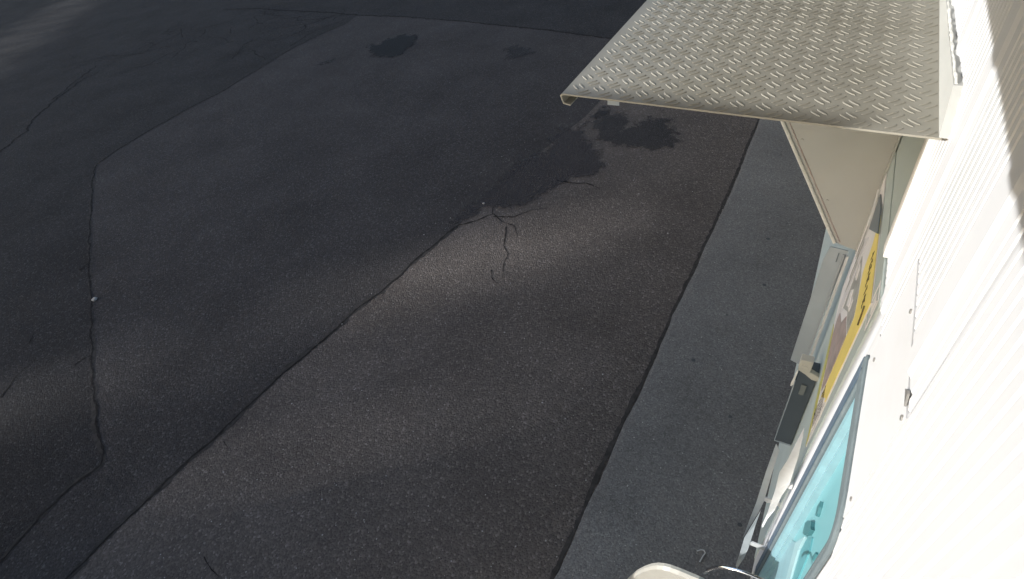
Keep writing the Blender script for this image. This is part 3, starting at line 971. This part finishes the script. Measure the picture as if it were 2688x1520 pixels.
ch = thing("plastic_chair", "cream chair back with rounded top at the bottom of the picture", "chair", (0.6, 0.27, 0.018))
outl = [(0.50, 0.42), (0.472, 0.538), (0.44, 0.655), (0.41, 0.738), (0.385, 0.793), (0.361, 0.831), (0.338, 0.854), (0.313, 0.868), (0.28, 0.876), (0.213, 0.884),
        (0.195, 0.880), (0.180, 0.862), (0.172, 0.82), (0.170, 0.42)]
hv, hf = [], []
for x, sc in ((0.760, 1.0), (0.772, 0.99), (0.772, 0.95), (0.756, 0.90)):
    for (y, z) in outl:
        hv.append((x, 0.34 + (y - 0.34) * sc, 0.55 + (z - 0.55) * sc))
for (y, z) in outl:
    hv.append((0.748, 0.34 + (y - 0.34) * 0.97, 0.55 + (z - 0.55) * 0.97))
n = len(outl)
for a_, b_ in ((0, 1), (1, 2), (2, 3), (4, 0)):
    for j_ in range(n):
        k_ = (j_ + 1) % n
        hf.append((a_ * n + j_, a_ * n + k_, b_ * n + k_, b_ * n + j_))
hf.append(tuple(range(3 * n, 4 * n)))
hf.append(tuple(range(4 * n, 5 * n)))
MB().add(hv, hf).build("backrest", M['hood'], ch)
MB().box(0.32, 0.748, 0.15, 0.53, 0.43, 0.46).build("seat", M['hood'], ch, bevel=0.008)
for x, y in ((0.35, 0.18), (0.35, 0.50), (0.72, 0.18), (0.72, 0.50)):
    MB().tube([(x, y, 0.018), (x, y, 0.43)], 0.017, 8).build("leg", M['hood'], ch)

# ------------------------------------------------------------------ shade casters added out of view across the yard
def sp(p, s, z=0.0):
    q = (-HY, HX)
    return (p * q[0] + s * HX, p * q[1] + s * HY, z)


nb = thing("added_shade_block", "unseen pale block added across the yard to shade the wall and hatch", "cabin", sp(1.4, -4.3))
def block(p0, p1, s0, s1, z0, z1, name, mat, par):
    c = [sp(p0, s0), sp(p1, s0), sp(p1, s1), sp(p0, s1)]
    mb = MB().prism([(x, y, z0) for x, y, _ in c], (0, 0, z1 - z0))
    return mb.build(name, mat, par)




def caster_h(zw, p):
    """height over the yard that the front of the shade caster needs to shade the wall up to zw at p"""
    return zw + (4.0 + 0.88 * p) * TAN


def edge_p(zw):
    return -HY * (1.052 + (1.95 - zw) * 0.115)


p0, p1, ph = edge_p(-1.71), 2.05, edge_p(2.064)
front = [(p0, 0.0), (p1, 0.0), (p1, caster_h(2.064, p1)), (ph, caster_h(2.064, ph))]
MB().prism([Vector(sp(p, -4.0, h)) for p, h in front], (HX * -0.1, HY * -0.1, 0)).build("wall", M['caster_wall'], nb)  # slab added out of view, edge slanted to set the shadow line
block(p0 + 0.02, p1, -6.0, -4.1, 0.0, caster_h(2.064, ph) - 0.1, "body", M['caster_wall'], nb)
block(0.5, p0 + 0.03, -4.1, -4.0, 0.0, caster_h(0.42, 0.8), "low_shade_slab", M['caster_wall'], nb)  # added to keep sun off the ground by the wall
gab = [(0.925, caster_h(2.066, 0.925)), (1.40, caster_h(2.066, 1.40)), (0.972, caster_h(2.36, 0.972)), (0.952, caster_h(2.36, 0.952))]
MB().prism([Vector(sp(p, -4.0, h)) for p, h in gab], (HX * -0.1, HY * -0.1, 0)).build("shade_gable", M['soffit'], nb)  # added peak that shades the hatch header
block(1.1, 1.6, -4.0, -3.98, 1.0, 2.0, "window", M['glass_dark'], nb)  # made-up window on the added shade block

# leaf screen added out of view; gaps carved in it cast the sun streaks
DT = 70.0
UP = (DT - 45.0) * TAN
GAPS = [(3.4, 4.35, 15.75, 16.85, 1.0), (3.3, 4.1, 15.05, 15.75, 0.9), (3.1, 3.9, 14.45, 15.15, 1.0), (1.85, 2.6, 15.4, 16.6, 0.9), (1.7, 2.3, 16.6, 17.2, 0.8),
        (14.0, 24.5, 12.0, 13.0, 0.97), (4.5, 5.1, 14.6, 15.8, 0.72), (6.4, 7.4, 13.9, 15.6, 0.7), (9.5, 10.8, 13.4, 15.6, 0.68), (2.7, 3.2, 16.2, 17.0, 0.75)]
N = 150000
P_ = rng.uniform(1.35, 34, N)
S_ = rng.uniform(-DT - 4, -DT + 4, N)
Z_ = np.where(rng.uniform(0, 1, N) < 0.12, rng.uniform(0.5, 16, N), rng.uniform(16, 32, N))
ZE = Z_ + (S_ + DT) * TAN - UP
top = np.where(P_ < 2.2, 18.3, 18.8 + 1.6 * np.sin(P_ * 0.9) ** 2 + 0.5 * np.sin(P_ * 3.1))
ok = ZE < top
for p0, p1, z0, z1, pr in GAPS:
    ok &= ~((P_ > p0) & (P_ < p1) & (ZE > z0) & (ZE < z1) & (rng.uniform(0, 1, N) < pr))
P_, S_, Z_ = P_[ok], S_[ok], Z_[ok]
n = len(P_)
q = np.array([-HY, HX, 0]); h = np.array([HX, HY, 0])
cen = P_[:, None] * q + S_[:, None] * h + np.stack([np.zeros(n), np.zeros(n), Z_], 1)
u = rng.normal(0, 1, (n, 3)); u /= np.linalg.norm(u, axis=1)[:, None]
w = np.cross(u, rng.normal(0, 1, (n, 3))); w /= np.linalg.norm(w, axis=1)[:, None]
sz = rng.uniform(0.16, 0.30, n)[:, None]
quad = np.stack([cen + u * sz, cen + w * sz * 0.8, cen - u * sz, cen - w * sz * 0.8], 1).reshape(-1, 3)
me = bpy.data.meshes.new("added_leaf_screen")
me.from_pydata(quad.tolist(), [], np.arange(4 * n).reshape(-1, 4).tolist())
me.materials.append(M['leaf'])
tb = bpy.data.objects.new("added_leaf_screen", me)
COL.objects.link(tb)
tb['kind'] = 'stuff'
tb['label'] = "unseen leaf screen added far across the yard to cast shade and sun streaks"
tb['category'] = "trees"
